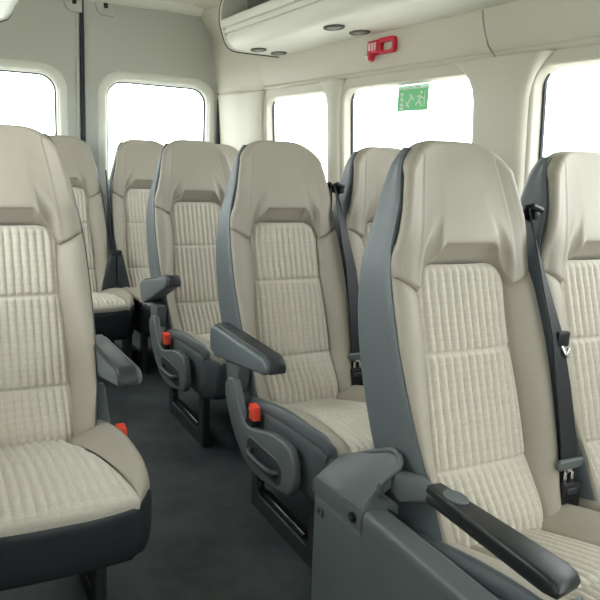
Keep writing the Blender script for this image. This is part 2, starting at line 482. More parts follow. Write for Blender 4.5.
def buckle(r, s, x=.238, loc=(-.195, .343)):
    bm = bmesh.new(); y, z = loc
    xa, xb = sorted((s * x - .017, s * x + .005))
    prism(bm, [(y + .045, z - .075), (y + .06, z - .07), (y + .028, z + .016), (y - .008, z + .012), (y - .010, z - .04)], 0, xa, xb, .004, 1)
    b = obj('seatbelt_buckle', bm, M['black'], r)
    bm = bmesh.new()
    prism(bm, [(y - .018, z - .014), (y - .010, z + .024), (y + .018, z + .030), (y + .014, z - .014)], 0, xa - .002, xb + .003, .004, 2)
    k = obj('release_button', bm, M['red'], b); k['label'] = 'bright red release button'
def recliner(r, s):
    bm = bmesh.new(); xa, xb = sorted((s * .262, s * .236)); prism(bm, cover_poly(), 0, xa, xb, .007, 3)
    c = obj('recliner_cover', bm, M['grey_plastic'], r)
    bm = bmesh.new(); x = s * .270
    tube(bm, [(s*.255, -.222, .247), (s*.270, -.226, .247), (s*.280, -.245, .243), (s*.280, -.31, .243), (s*.280, -.375, .247), (s*.272, -.395, .250), (s*.256, -.40, .25)], [.009, .010, .010, .009, .010, .010, .009], 10)
    obj('recliner_lever', bm, M['dark_plastic'], c)
    bm = bmesh.new(); prism(bm, rrect(-.42, -.19, .212, .285, .03, 5), 0, s*.260 - .0035, s*.260 + .0035, .0015, 1)
    obj('lever_recess', bm, M['dark_plastic'], c)
def armrest(r, s, tilt, pivot=True, L=.425, dz=0):
    a = obj('armrest', arm_body(s, tilt, L=L), M['grey_vinyl'], r, 50); a.location.z = dz
    obj('armrest_pad', arm_pad(s, tilt, L=L), M['arm_pad'], a, 50)['label'] = 'darker top pad of armrest'
    if not pivot: return
    bm = bmesh.new(); xa, xb = sorted((s * .246, s * .205))
    prism(bm, [(.045, .455), (-.065, .455), (-.060, .40), (-.045, .36), (.02, .36), (.035, .41)], 0, xa, xb, .006, 2)
    obj('armrest_pivot', bm, M['grey_plastic'], a)
def belt(r, s=-1, stop=False):
    """belt hanging on the s side of a window seat: guide by the headrest, webbing, tongue, buckle stalk"""
    X = s * .228
    bm = bmesh.new()
    tube(bm, [(X - s*.012, .185, .975), (X + s*.016, .180, .985), (X + s*.020, .165, 1.005), (X + s*.018, .150, 1.010), (X - s*.010, .150, 1.0)], .0075, 8)
    box(bm, min(X, X - s*.02), max(X, X - s*.02), .16, .20, .975, 1.01, .006, 2)
    tube(bm, [(X + s*.012, .195, .99), (X + s*.014, .215, 1.005)], .012, 8)
    g = obj('belt_guide', bm, M['black'], r)
    bm = bmesh.new()
    pts = [(X + s*.012, .170, .998), (X + s*.010, .140, .93), (X + s*.004, .095, .82), (X + s*.000, .050, .72), (X + s*.000, .012, .60), (X + s*.004, -.025, .48), (X + s*.006, -.035, .43)]
    strap(bm, pts, [(.6, .8, 0), (.7, .7, 0), (.85, .5, 0), (.95, .3, 0), (1, .1, 0), (1, 0, 0), (1, 0, 0)], .050, .003)
    pts2 = [(X + s*.024, .185, .99), (X + s*.022, .175, .86), (X + s*.020, .13, .70), (X + s*.018, .09, .55), (X + s*.022, .05, .40), (X + s*.024, .03, .32)]
    strap(bm, pts2, (.3, 1, 0), .046, .003)
    w = obj('seat_belt', bm, M['belt'], r)
    bm = bmesh.new()
    prism(bm, [(X + s*.010 - .032, .425), (X + s*.010 + .036, .425), (X + s*.010 + .044, .440), (X + s*.010 + .038, .450), (X + s*.010 - .034, .450), (X + s*.010 - .040, .440)], 1, -.046, -.032, .004, 1)
    if stop:
        b2 = bmesh.new(); box(b2, X - .004, X + .034, .040, .056, .690, .728, .005, 2)
        st_ = obj('belt_stop', b2, M['black'], w)
        b2 = bmesh.new(); tube(b2, [(X + .012, .042, .694), (X + .016, .034, .676), (X + .026, .034, .668), (X + .032, .040, .688)], .004, 8); obj('stop_loop', b2, M['chrome'], st_)
    t = obj('belt_tongue', bm, M['grey_plastic'], w)
    bm = bmesh.new()
    for dx in (-.011, .011): box(bm, X + s*.010 + dx - .004, X + s*.010 + dx + .004, -.043, -.039, .388, .428, .001, 1)
    box(bm, X + s*.010 - .015, X + s*.010 + .015, -.043, -.039, .418, .428, .001, 1)
    obj('tongue_plate', bm, M['chrome'], t)
    bm = bmesh.new()
    box(bm, X + s*.010 - .026, X + s*.010 + .032, -.056, -.022, .295, .396, .006, 2)
    prism(bm, [(X + s*.010 - .056, .30), (X + s*.010 + .046, .30), (X + s*.010 + .030, .40), (X + s*.010 + .024, .43), (X + s*.010 - .024, .43)], 1, -.026, -.010, .004, 1)
    b = obj('buckle_stalk', bm, M['black'], r)
    bm = bmesh.new()
    box(bm, X + s*.010 - .018, X + s*.010 + .018, -.060, -.054, .372, .386, .002, 1)
    obj('release_slot', bm, M['dark_plastic'], b)
M['belt'] = mat('black_belt_webbing', srgb(30, 33, 38), .5, noise=.1, nscale=300, bump=.2, bscale=800)
def rear_belt(r):
    """rear bench seat: webbing down its left edge and a pair of tapering buckle sleeves"""
    bm = bmesh.new(); X = -.224
    strap(bm, [(X, .16, .97), (X, .11, .80), (X + .002, .05, .62), (X + .002, -.02, .53)], (.35, 1, 0), .03, .004)
    w = obj('seat_belt', bm, M['belt'], r)
    bm = bmesh.new()
    box(bm, X - .026, X + .030, -.085, -.05, .525, .560, .008, 2)
    obj('belt_tongue', bm, M['black'], w)
    for s in (-1, 1):
        bm = bmesh.new()
        prism(bm, [(X + s*.004 , .535), (X + s*.034, .535), (X + s*.085, .31), (X + s*.006, .31)], 1, -.085, -.045, .006, 2)
        obj('buckle_sleeve', bm, M['dark_plastic'], r)

PI_L = 'beige and grey '
# aisle seats on the right
sA = base_seat('', M['skirt_grey'])
proto_plain = sA
def place(src, x, y, label, group='beige passenger seats'):
    o = copy_tree(src); o.location = (x, y, 0); o['label'] = label; o['category'] = 'seat'
    if group: o['group'] = group
    return o
XA, XB = 1.0623, 1.505
Y1, Y2, Y3, Y4 = 1.0695, 1.9835, 2.865, 3.8115
r1b = place(sA, XB, Y1, 'window seat cut off by right edge of photo, beside the nearest console seat')
r2b = place(sA, XB, Y2, 'window seat half hidden behind the nearest console seat, below the green sticker')
r3b = place(sA, XB, Y3, 'window seat of third row, hidden behind the second row aisle seat')
for o in (r1b, r2b, r3b): belt(o, -1, o is r1b)
r4a = place(sA, .640, Y4, 'rear bench seat left of the twin buckle sleeves, behind the front left seat')
r4b = place(sA, 1.089, Y4, 'rear bench seat under right rear window, right of twin buckle sleeves')
r4d = place(sA, 1.5375, Y4, 'rear corner seat, only its headrest top showing between two nearer aisle seats')
for o in (r4a, r4b, r4d):
    for c in kids(o):
        if c.name.startswith('cushion_skirt'): c.data = c.data.copy(); c.data.materials[0] = M['skirt_dark']
for o in (r4b, r4d): rear_belt(o)
r2a = place(sA, XA, Y2, 'beige and grey aisle seat with level grey armrest, middle of photo, second of right column')
r3a = place(sA, XA, Y3, 'third beige aisle seat of right column, its armrest tilted up')
l1 = place(sA, .183, 1.915, 'large beige seat at left edge of photo with dark skirt, across the aisle')
for c in kids(l1):
    if c.name.startswith('cushion_skirt'): c.data = c.data.copy(); c.data.materials[0] = M['skirt_dark']
for o in (sA, r2a, r3a): obj('cushion_side_panel', cushion_bolster(-1, .80, .004), M['skirt_grey'], o, 80)['label'] = 'slate grey outer side of cushion'
for o, t in ((r2a, 0), (r3a, 13)):
    armrest(o, -1, t, True, .425 if o is r2a else .375); recliner(o, -1); buckle(o, -1)
armrest(l1, 1, 3, False, .405, .010)
bm = bmesh.new(); prism(bm, [(.10, .415), (.075, .425), (.055, .418), (.0, .345), (-.05, .29), (-.05, .24), (.06, .22), (.12, .30)], 0, .205, .240, .006, 2)
obj('recliner_cover', bm, M['grey_plastic'], l1)
buckle(l1, 1, .258, (-.085, .318))
CUSH = ('cushion_insert', 'cushion_bolster', 'cushion_skirt', 'cushion_side_panel')
for o, dy, dz in ((l1, .050, -.008), (r2a, -.028, 0)):
    for c in kids(o):
        if c.name.split('.')[0] in CUSH:
            c.location = (.006 if o is l1 else 0, dy, dz)
            if o is l1: c.scale.x = 1.06
lf = [c for c in kids(l1) if c.name.startswith('leg_frame')]
for c in lf:
    c.location = (-.060 if c.data.vertices[0].co.x > 0 else .04, .10, 0)
for c in kids(l1):
    n = c.name.split('.')[0]
    if n == 'backrest_shell':
        t = obj('backrest_shell', shell(1), M['grey_vinyl'], l1, 60); bpy.data.objects.remove(c)
for c in [c for c in kids(l1) if c.name.split('.')[0] == 'side_bolster']: bpy.data.objects.remove(c)
for s_ in (-1, 1): obj('side_bolster', back_bolster(s_, 1), M['vinyl'], l1, 80)
# the front right seat, turned into the prototype's last use
r1a = sA; r1a.location = (XA, Y1, 0)
tag(r1a, 'nearest beige seat right of centre behind the grey plastic console, with long black armrest', 'seat', 'beige passenger seats')
for c in kids(r1a):
    if c.name.split('.')[0] in ('backrest_shell', 'headrest', 'backrest_insert', 'side_bolster'):
        c.matrix_basis = Matrix.Translation((0, 0, .40)) @ Matrix.Rotation(.012, 4, 'X') @ Matrix.Translation((0, 0, -.40))
bm = bmesh.new()
t = bmesh.new()
prism(t, [(-.075, .484), (-.09, .492), (-.40, .492), (-.422, .487), (-.430, .476), (-.426, .464), (-.40, .459), (-.09, .457), (-.075, .465)], 0, -.264, -.196, .008, 3)
for v in t.verts:                                # rounded rear end in plan
    q = max(0, (v.co.y + .14) / .06); v.co.x = -.226 + (v.co.x + .226) * math.sqrt(max(.05, 1 - min(.95, q*q)))
    q = max(0, (-.38 - v.co.y) / .06); v.co.y += .03 * max(0, (v.co.x + .226) / .036) * (q > 0) * .5
join(bm, t)
a = obj('armrest', bm, M['black_soft'], r1a, 50); a['label'] = 'long black armrest with an oval cap'
bm = bmesh.new()
cc = [(-.226 + .020 * math.cos(2*PI*k/24), -.150 + .030 * math.sin(2*PI*k/24)) for k in range(24)]
prism(bm, cc, 2,   .490, .4945, .0012, 1); obj('oval_cap', bm, M['grey_plastic'], a)
bm = bmesh.new(); prism(bm, [(.03, .466), (-.03, .480), (-.10, .478), (-.11, .462), (-.06, .440), (.0, .41), (.05, .42)], 0, -.240, -.205, .008, 2)
obj('armrest_pivot', bm, M['grey_plastic'], a)
bm = bmesh.new(); strap(bm, [(-.215, -.425, .452), (-.212, -.41, .40), (-.205, -.37, .36)], (1, 0, 0), .03, .006)
obj('armrest_strap', bm, M['grey_vinyl'], a)

# ------------------------------------------------------------------ grey console beside the front right seat
def console():
    root = thing('side_console', 'large grey moulded plastic console at bottom right, beside the nearest seat', 'console', (.80, .80, 0))
    ox, oy = .80, .80
    XO = .770
    # lower body: outer face, rounded top edge, flat strip, ridge, inner drop
    bm = bmesh.new(); rows = []
    for y in [1.335, 1.332, 1.32, 1.25, 1.1281, 1.1215, 1.1205, 1.11] + [1.05 - .06*k for k in range(20)]:
        if y <= 1.128: zt, inner = .374, [(.776, .372), (.782, .3755), (.806, .3785), (.814, .381), (.820, .379), (.826, .371), (.829, .355), (.830, .25)]
        else: inner = [(.771, .314), (.774, .316), (.79, .316), (.80, .316), (.81, .316), (.82, .316), (.826, .316), (.829, .25)]
        k = max(0, (y - 1.318)) * .4
        k += .004 if y == 1.1215 else 0; pr = [(XO + .006 + k, 0), (XO + .002 + k, .15), (XO + k, .308 if y > 1.128 else .30), (XO + .0005 + k, .3115 if y > 1.128 else .350), (XO + .001 + k, .313 if y > 1.128 else .365)] + [(a_ + k*.5, b_) for a_, b_ in inner]
        rows.append([(x - ox, y - oy, z) for x, z in pr])
    V = grid(bm, rows); cap(bm, V[0]); cap(bm, V[-1][::-1])
    obj('lower_body', bm, M['grey_plastic'], root, 35)
    # rear cap with the S-shaped lip
    bm = bmesh.new()
    O = [(1.338, .322), (1.338, .345), (1.333, .360), (1.322, .366), (1.27, .369), (1.21, .373), (1.170, .376), (1.152, .377), (1.142, .377), (1.136, .377), (1.132, .377), (1.129, .376), (1.1265, .366), (1.126, .322)]
    I = [(.842, 1.342, .34), (.842, 1.345, .375), (.842, 1.338, .398), (.842, 1.318, .413), (.842, 1.26, .441), (.842, 1.194, .473), (.842, 1.13, .501), (.841, 1.102, .494), (.832, 1.096, .476), (.808, 1.103, .455), (.797, 1.107, .437), (.803, 1.108, .420), (.824, 1.105, .404), (.838, 1.10, .392)]
    def resample(A, n=44):
        N = len(A) - 1
        return [tuple(smooth([(i, p[k]) for i, p in enumerate(A)], N * j / n) for k in range(len(A[0]))) for j in range(n + 1)]
    O[0] = O[0]; O = resample(O); I = resample(I)
    rows = []
    def row(A, x, dz=0): return [(x - ox, y - oy, z + dz) for y, z in A]
    rows.append(row([(y, .3195) for y, z in O], XO + .003))
    rows.append(row([(y, max(.322, z - .010)) for y, z in O], XO - .001))
    rows.append(row([(y, z - .003) for y, z in O], XO + .001))
    rows.append(row(O, XO + .008))
    for q in (.15, .35, .55, .75, .92):
        rows.append([(XO + .008 + (i_[0] - XO - .008) * q - ox, o[0] + (i_[1] - o[0]) * q - oy, o[1] + (i_[2] - o[1]) * q ** .9) for o, i_ in zip(O, I)])
    rows.append([(x - ox, y - oy, z) for x, y, z in I]); rows.append([(x + .006 - ox, y - oy, z - .006) for x, y, z in I])
    rows.append([(x + .008 - ox, y - oy, max(.322, z - .03)) for x, y, z in I])
    V = grid(bm, rows); 
    obj('end_cap', bm, M['grey_plastic'], root, 35)
    # front wall of the cap between lip and strip
    bm = bmesh.new()
    rim = I[13:41]
    m = len(rim)
    tube(bm, [(x - ox, y - oy, z - .004) for x, y, z in rim], [.0072 * min(1, (i + 1) / 5, (m - i) / 4) for i in range(m)], 10)
    obj('lip', bm, M['grey_plastic'], root, 50)
    for y, z, nm in ((1.293, .293, 'screw_cap'), (1.157, .346, 'screw_hole')):
        bm = bmesh.new(); bmesh.ops.create_cone(bm, cap_ends=True, segments=20, radius1=.0115, radius2=.0105, depth=.008, matrix=Matrix.Translation((XO - .0015 - ox, y - oy, z)) @ Matrix.Rotation(PI/2, 4, 'Y'))
        s = obj(nm, bm, M['grey_plastic' if nm == 'screw_cap' else 'black'], root)
        bm = bmesh.new(); bmesh.ops.create_cone(bm, cap_ends=True, segments=16, radius1=.006, radius2=.006, depth=.003, matrix=Matrix.Translation((XO - .0055 - ox, y - oy, z)) @ Matrix.Rotation(PI/2, 4, 'Y'))
        obj('screw', bm, M['dark_plastic'], s)
    return root
console()

# ------------------------------------------------------------------ vehicle shell
WX = 1.75; XL = -.12; YR = 4.42; YF = -2.2; ZC = 1.95; XC = .829
bm = bmesh.new(); box(bm, XL - .1, WX + .1, YF, YR + .1, -.06, 0)
struct(obj('floor', bm, M['floor'], smooth_=False))
def cell(bm, a0, a1, b0, b1, hole, f, depth, bev=.012):
    """panel cell with a rounded hole; f(a,b,d) maps to 3D, d = depth outwards"""
    h0, h1, g0, g1, r = hole
    H = rrect(h0, h1, g0, g1, r, 8)
    cx, cy = (h0+h1)/2, (g0+g1)/2
    outer = []
    n = len(H)
    for i, (a, b) in enumerate(H):
        side = i // 9; k = (i % 9) / 8
        # walk outer rectangle: corner quadrants
        ca = a1 if side in (0, 3) else a0; cb = b1 if side in (0, 1) else b0
        if k == .5: outer.append((ca, cb))
        else:
            first_vertical = side in (0, 2)      # side 0 starts at right edge going up
            if (k < .5) == first_vertical: outer.append((ca, min(b1, max(b0, b + (cb - b) * (k*2 if k < .5 else (1-k)*2)))))
            else: outer.append((min(a1, max(a0, a + (ca - a) * (k*2 if k < .5 else (1-k)*2))), cb))
    def inset(d): return [(cx + (a - cx) * (1 - d / (h1 - h0) * 2), cy + (b - cy) * (1 - d / (g1 - g0) * 2)) for a, b in H]
    rows = [[f(a, b, 0) for a, b in outer], [f(a, b, 0) for a, b in H],
            [f(a, b, bev * .3) for a, b in inset(bev * .7)], [f(a, b, bev) for a, b in inset(bev)], [f(a, b, depth) for a, b in inset(bev + .004)]]
    grid(bm, rows, True)
def pane(f, hole, depth, ins=.016):
    h0, h1, g0, g1, r = hole; bm = bmesh.new()
    H = rrect(h0 - .01, h1 + .01, g0 - .01, g1 + .01, r, 8)
    A = [bm.verts.new(f(a, b, depth)) for a, b in H]; B = [bm.verts.new(f(a, b, depth + .004)) for a, b in H]
    bm.faces.new(A); bm.faces.new(B[::-1])
    for i in range(len(A)): bm.faces.new((A[i], A[(i+1) % len(A)], B[(i+1) % len(A)], B[i]))
    return bm
def sealring(f, hole, depth, w=.012, t=.010, ins=.012):
    h0, h1, g0, g1, r = hole; bm = bmesh.new()
    O = rrect(h0 + ins*.3, h1 - ins*.3, g0 + ins*.3, g1 - ins*.3, r, 8); I = rrect(h0 + ins + w, h1 - ins - w, g0 + ins + w, g1 - ins - w, max(.02, r - w), 8)
    grid(bm, [[f(a, b, depth) for a, b in O], [f(a, b, depth - t) for a, b in O], [f(a, b, depth - t) for a, b in I], [f(a, b, depth) for a, b in I]], True)
    return bm
def lean(z): return .02 - .04 * max(0, min(1, (z - .9) / .555))
fR = lambda a, b, d: (WX + d + lean(b), a, b)
ZW0, ZW1 = .90, 1.425
wins_R = [(-1.9, .15), (.42, 1.757), (2.015, 2.946), (3.085, 3.815)]
bm = bmesh.new()
cuts = [YF, .285, 1.886, 3.0155, YR]
for (a, b), c0, c1 in zip(wins_R, cuts, cuts[1:]):
    cell(bm, c0, c1, ZW0 - .2, ZW1 + .03, (a, b, ZW0, ZW1, .065), fR, .055)
rows = [[(WX + .02, YF, 0), (WX + .02, YR, 0)], [(WX + .02, YF, ZW0 - .2), (WX + .02, YR, ZW0 - .2)]]
grid(bm, rows)
rows = [[(WX - .02 - o, y, z) for o, z in ((0, ZW1 + .03), (.006, ZW1 + .034), (.010, 1.468), (.008, 1.474), (.004, 1.478), (.010, 1.492), (.024, 1.54), (.036, 1.62), (.04, 1.70), (.05, 1.80), (.15, 1.93), (.28, ZC))] for y in (YF, YR)]
grid(bm, rows)
struct(obj('wall_right', bm, M['cream'], sharp=50, recalc=False))
fL = lambda a, b, d: (XL - d, a, b)
bm = bmesh.new(); wins_L = [(-1.9, -.9), (-.6, .30), (1.30, 2.35), (2.6, 3.75)]  # unseen side: closed towards the front, second window shortened, to reduce light
for (a, b), c0, c1 in zip(wins_L, (YF, -.75, 1.125, 2.475), (-.75, 1.125, 2.475, YR)):
    cell(bm, c0, c1, ZW0 - .2, ZW1 + .03, (a, b, ZW0, ZW1, .065), fL, .055)
grid(bm, [[(XL, YF, 0), (XL, YR, 0)], [(XL, YF, ZW0 - .2), (XL, YR, ZW0 - .2)]])
grid(bm, [[(XL, y, ZW1 + .03), (XL + .02, y, 1.52), (XL + .022, y, 1.66), (XL + .05, y, 1.80), (XL + .16, y, 1.93), (XL + .3, y, ZC)] for y in (YF, YR)])
struct(obj('wall_left', bm, M['cream'], sharp=50, recalc=False))
wn = 1
for f, ws in ((fR, wins_R), (fL, wins_L)):
    for a, b in ws:
        h = (a, b, ZW0, ZW1, .065)
        w = struct(obj('window_%d' % wn, sealring(f, h[:3] + (h[3] + .012, h[4]), .052), M['seal'], sharp=30)); wn += 1
        obj('glass_pane', pane(f, h, .047), M['glass'], w, smooth_=False)
fF = lambda a, b, d: (a, YF - d, b)
bm = bmesh.new(); hf = (.10, 1.55, .98, 1.50, .10)  # unseen front wall, small windscreen: added to cut light from ahead
cell(bm, XL, WX, .85, 1.62, hf, fF, .05)
grid(bm, [[(XL, YF, 0), (WX, YF, 0)], [(XL, YF, .85), (WX, YF, .85)]]); grid(bm, [[(XL, YF, 1.62), (WX, YF, 1.62)], [(XL, YF, ZC), (WX, YF, ZC)]])
struct(obj('wall_front_added', bm, M['door_grey'], sharp=50, recalc=False))
w = struct(obj('window_%d' % wn, sealring(fF, hf, .052), M['seal'], sharp=30)); obj('glass_pane', pane(fF, hf, .047), M['glass'], w, smooth_=False)
# pillar trims with flared tops
def pillar(name, yc, hw, prot=.028, flare=.10, ztop=1.452):
    bm = bmesh.new(); rows = []
    for z in [.30, .8, 1.1, 1.25, 1.32, 1.36, 1.39, 1.41, 1.425, 1.438, 1.446, ztop, ztop + .004]:
        fl = flare * max(0, (z - 1.28) / (ztop - 1.28)) ** 3.2 
        w = hw + fl; p = prot + .012 * max(0, (z - 1.3) / .15) ** 2
        if z > ztop: p = .004
        pr = [(-w, 0), (-w + .002, p * .45), (-w + .012, p * .8), (-w + .03, p), (-w * .35, p + .004), (w * .35, p + .004), (w - .03, p), (w - .012, p * .8), (w - .002, p * .45), (w, 0)]
        rows.append([(WX + lean(z) - b + .001, yc + a, z) for a, b in pr])
    V = grid(bm, rows); 
    return struct(obj(name, bm, M['cream'], sharp=50))
pillar('trim_1', 1.886, .128)
pillar('trim_2', 3.0155, .055, .018, .055)
# rear corner pillar
bm = bmesh.new(); rows = []
for z in (.3, 1.0, 1.3, 1.38, 1.42, 1.445, 1.452):
    fl = .05 * max(0, (z - 1.28) / .17) ** 3
    y_ = 3.845 - fl
    X_ = WX + lean(z)
    rows.append([(X_, y_, z), (X_ - .018, y_ + .004, z), (X_ - .028, y_ + .03, z), (X_ - .032, 4.02, z), (X_ - .040, 4.08, z), (X_ - .055, 4.25, z), (X_ - .06, YR, z)])
for z, o in ((1.458, .032), (1.474, .032), (1.49, .034), (1.54, .046), (1.614, .057), (1.70, .062), (1.80, .072), (1.93, .18)):
    rows.append([(WX - o + .004, 3.80, z), (WX - o, 3.83, z), (WX - o - .001, 3.88, z), (WX - o - .010, 4.03, z), (WX - o - .022, 4.08, z), (WX - o - .04, 4.25, z), (WX - o - .045, YR, z)])
grid(bm, rows); struct(obj('trim_3', bm, M['cream'], sharp=50))
bm = bmesh.new(); box(bm, 1.672, 1.700, YR - .03, YR - .005, .3, 1.47, .006, 2); struct(obj('trim_4', bm, M['seal']))

# rear doors
fD = lambda a, b, d: (a, YR + d, b)
def rear_door(n, a0, a1, hole, hx):
    bm = bmesh.new()
    cell(bm, a0, a1, hole[2] - .15, hole[3] + .10, hole, fD, .05)
    za = hole[3] + .10
    grid(bm, [[(a0, YR, 0), (a1, YR, 0)], [(a0, YR, hole[2] - .15), (a1, YR, hole[2] - .15)]])
    grid(bm, [[(a0, YR, za), (a1, YR, za)], [(a0, YR - .004, 1.80), (a1, YR - .004, 1.80)], [(a0, YR - .02, ZC), (a1, YR - .02, ZC)]])
    d = struct(obj('door_%d' % n, bm, M['door_grey'], sharp=40, recalc=False))
    # light moulded surround
    h0, h1, g0, g1, r = hole; bm = bmesh.new(); e = .045
    O = rrect(h0 - e, h1 + e, g0 - e, g1 + e, r + e, 8); O2 = rrect(h0 - e + .01, h1 + e - .01, g0 - e + .01, g1 + e - .01, r + e - .01, 8)
    I2 = rrect(h0 - .008, h1 + .008, g0 - .008, g1 + .008, r + .005, 8); I = rrect(h0 + .006, h1 - .006, g0 + .006, g1 - .006, r, 8)
    grid(bm, [[fD(a, b, 0) for a, b in O], [fD(a, b, -.010) for a, b in O2], [fD(a, b, -.010) for a, b in I2], [fD(a, b, .002) for a, b in I], [fD(a, b, .045) for a, b in I]], True)
    obj('window_surround', bm, M['cream_light'], d, 50)
    w = obj('window_seal', sealring(fD, hole, .050, .010), M['seal'], d, 30)
    obj('glass_pane', pane(fD, hole, .044), M['glass'], w, smooth_=False)
    # top latch cover
    bm = bmesh.new()
    pr = [(hx - .052, 1.93), (hx - .050, 1.895), (hx - .036, 1.862), (hx - .010, 1.847), (hx + .052, 1.845), (hx + .052, 1.93)]
    if n == 1: pr = [(2*hx - a, b) for a, b in pr]
    if n == 1: pr = [(2*hx - a, b) for a, b in pr]
    prism(bm, pr, 1, YR - .03, YR - .004, .006, 2)
    l = obj('latch_cover', bm, M['door_grey'], d)
    bm = bmesh.new(); box(bm, hx - .004, hx + .020, YR - .034, YR - .028, 1.885, 1.915, .004, 2); obj('latch_hole', bm, M['black'], l)
rear_door(1, XL, XC - .003, (.0, .700, .80, 1.508, .10), .778)
rear_door(2, XC + .003, 1.80, (.964, 1.622, .80, 1.503, .10), .956)
bm = bmesh.new(); box(bm, XC - .011, XC + .011, YR - .022, YR + .01, 0, 1.93, .005, 2)
struct(obj('trim_5', bm, M['seal']))
bm = bmesh.new(); box(bm, XC - .036, XC - .013, YR - .008, YR + .01, 0, 1.93, .003, 1); box(bm, XC + .013, XC + .04, YR - .008, YR + .01, 0, 1.93, .003, 1)
struct(obj('trim_6', bm, M['door_grey']))

# ceiling, rear header, moulded centre panel
bm = bmesh.new(); box(bm, XL - .05, WX + .05, YF, YR + .05, ZC, ZC + .05)
struct(obj('ceiling', bm, M['cream_light'], smooth_=False))
bm = bmesh.new(); prism(bm, [(YR - .004, 1.915), (YR - .05, 1.913), (YR - .10, 1.928), (YR - .16, ZC + .005), (YR, ZC + .005)], 0, XL, 1.72, 0)
struct(obj('trim_7', bm, M['cream_light'], sharp=30))
bm = bmesh.new(); prism(bm, rrect(.35, 1.46, 1.2, 4.16, .10, 6), 2, 1.925, ZC + .01, .014, 3)
struct(obj('trim_8', bm, M['cream']))

# ------------------------------------------------------------------ overhead racks
def rack(label, mir, y1, xw, lights):
    root = thing('luggage_rack', label, 'luggage rack', (0, 0, 0))
    T = (lambda x: x) if not mir else (lambda x: mir - x)
    X = xw
    prof = [(X, 1.615), (1.62, 1.6165), (1.455, 1.619), (1.430, 1.622), (1.408, 1.633), (1.392, 1.651), (1.384, 1.668), (1.380, 1.681), (1.389, 1.683), (1.387, 1.690), (1.374, 1.692), (1.370, 1.706), (1.379, 1.708), (1.377, 1.715), (1.362, 1.717), (1.357, 1.732), (1.352, 1.742), (1.353, 1.751), (1.359, 1.756), (1.367, 1.754), (1.372, 1.745), (1.40, 1.68), (1.44, 1.645), (X, 1.640)]
    bm = bmesh.new(); V = grid(bm, [[(T(x), y, z) for x, z in prof] for y in (YF + .1, y1)], True); cap(bm, V[0]); cap(bm, V[1][::-1])
    obj('rack_tray', bm, M['cream_light'], root, 35)
    # end plate closing the rack, with its dark seal
    ep = [(X, 1.612), (1.455, 1.612), (1.428, 1.616), (1.402, 1.628), (1.384, 1.650), (1.372, 1.680), (1.358, 1.720), (1.350, 1.76), (1.352, 1.81), (1.37, 1.88), (1.42, 1.95), (X - .1, 1.95), (X, 1.85)]
    bm = bmesh.new(); prism(bm, [(T(x), z) for x, z in ep], 1, y1 - .004, y1 + .012, .003, 1)
    e = obj('end_plate', bm, M['cream_light'], root)
    bm = bmesh.new(); rows = []
    cxx, czz = 1.6, 1.80
    pts = ep[:10]
    O = [(cxx + (x - cxx) * 1.006, czz + (z - czz) * 1.025) for x, z in pts]
    V = grid(bm, [[(T(x), y1 + .012, z) for x, z in O], [(T(x), y1 + .022, z) for x, z in O], [(T(x), y1 + .022, z) for x, z in pts], [(T(x), y1 + .012, z) for x, z in pts]], False)
    obj('end_seal', bm, M['seal'], e)
    bm = bmesh.new(); xs = sorted((T(1.42), T(1.44))); box(bm, xs[0], xs[1], YF + .1, 3.37, 1.64, 1.93)
    obj('back_lining', bm, M['rack_dark'], root)
    for lx, ly in lights:
        bm = bmesh.new(); n = 28
        ring = lambda a, b, z: [(T(lx) + a*math.cos(2*PI*k/n), ly + b*math.sin(2*PI*k/n), z) for k in range(n)]
        grid(bm, [ring(.036, .062, 1.618), ring(.036, .062, 1.6125), ring(.033, .058, 1.6105), ring(.026, .047, 1.6105), ring(.025, .046, 1.615)], True)
        l = obj('reading_lamp', bm, M['rack_dark'], root)
        bm = bmesh.new(); V = grid(bm, [ring(.026, .047, 1.616), ring(.024, .045, 1.6125)], True); cap(bm, V[1])
        for k in range(3): box(bm, T(lx) - .02 + .014*k, T(lx) - .012 + .014*k, ly - .03, ly + .03, 1.610, 1.6125)
        obj('lamp_grille', bm, M['lamp'], l)
M['lamp'] = mat('grey_lamp_grille', srgb(150, 150, 142), .4, noise=.2, nscale=60)
rack('long cream overhead luggage rack along the right side above the windows', 0, 3.545, 1.729, [(1.489, 2.62), (1.625, 2.64), (1.517, 3.43), (1.64, 3.45)])
rack('end of the left overhead luggage rack in the top left corner of photo', 1.745, 3.50, 1.82, [])

# ------------------------------------------------------------------ red emergency hammer, sticker, wire
HS = Vector((1.728, 2.55, 1.53))
h = thing('emergency_hammer', 'red emergency hammer in its holder on cream panel above the sticker window', 'hammer', (1.706, 2.55, 1.53))
def H(bm): 
    for v in bm.verts: v.co -= Vector((1.728, 2.55, 1.53))
    return bm
bm = bmesh.new(); prism(bm, rrect(2.582, 2.662, 1.534, 1.588, .008, 4), 0, 1.700, 1.728, .005, 2)
hd = obj('hammer_head', H(bm), M['hammer_red'], h)
bm = bmesh.new()
for yy in (2.600, 2.620, 2.642): box(bm, 1.6985, 1.701, yy - .007, yy + .007, 1.547, 1.577, .001, 1)
obj('moulded_print', H(bm), M['pale'], hd)
bm = bmesh.new()
t = bmesh.new()
O = rrect(2.470, 2.590, 1.528, 1.592, .018, 6); I = rrect(2.484, 2.570, 1.540, 1.574, .012, 6)
grid(t, [[(1.706, a, b) for a, b in O], [(1.706, a, b) for a, b in I], [(1.724, a, b) for a, b in I], [(1.724, a, b) for a, b in O], [(1.706, a, b) for a, b in O]], True)
bmesh.ops.remove_doubles(t, verts=t.verts[:], dist=.0005); join(bm, t)
obj('handle_loop', H(bm), M['hammer_red'], h)
bm = bmesh.new(); tube(bm, [(1.712, 2.636, 1.536), (1.708, 2.632, 1.518), (1.704, 2.632, 1.506)], [.015, .014, .013], 12)
obj('hammer_neck', H(bm), M['hammer_red'], h)
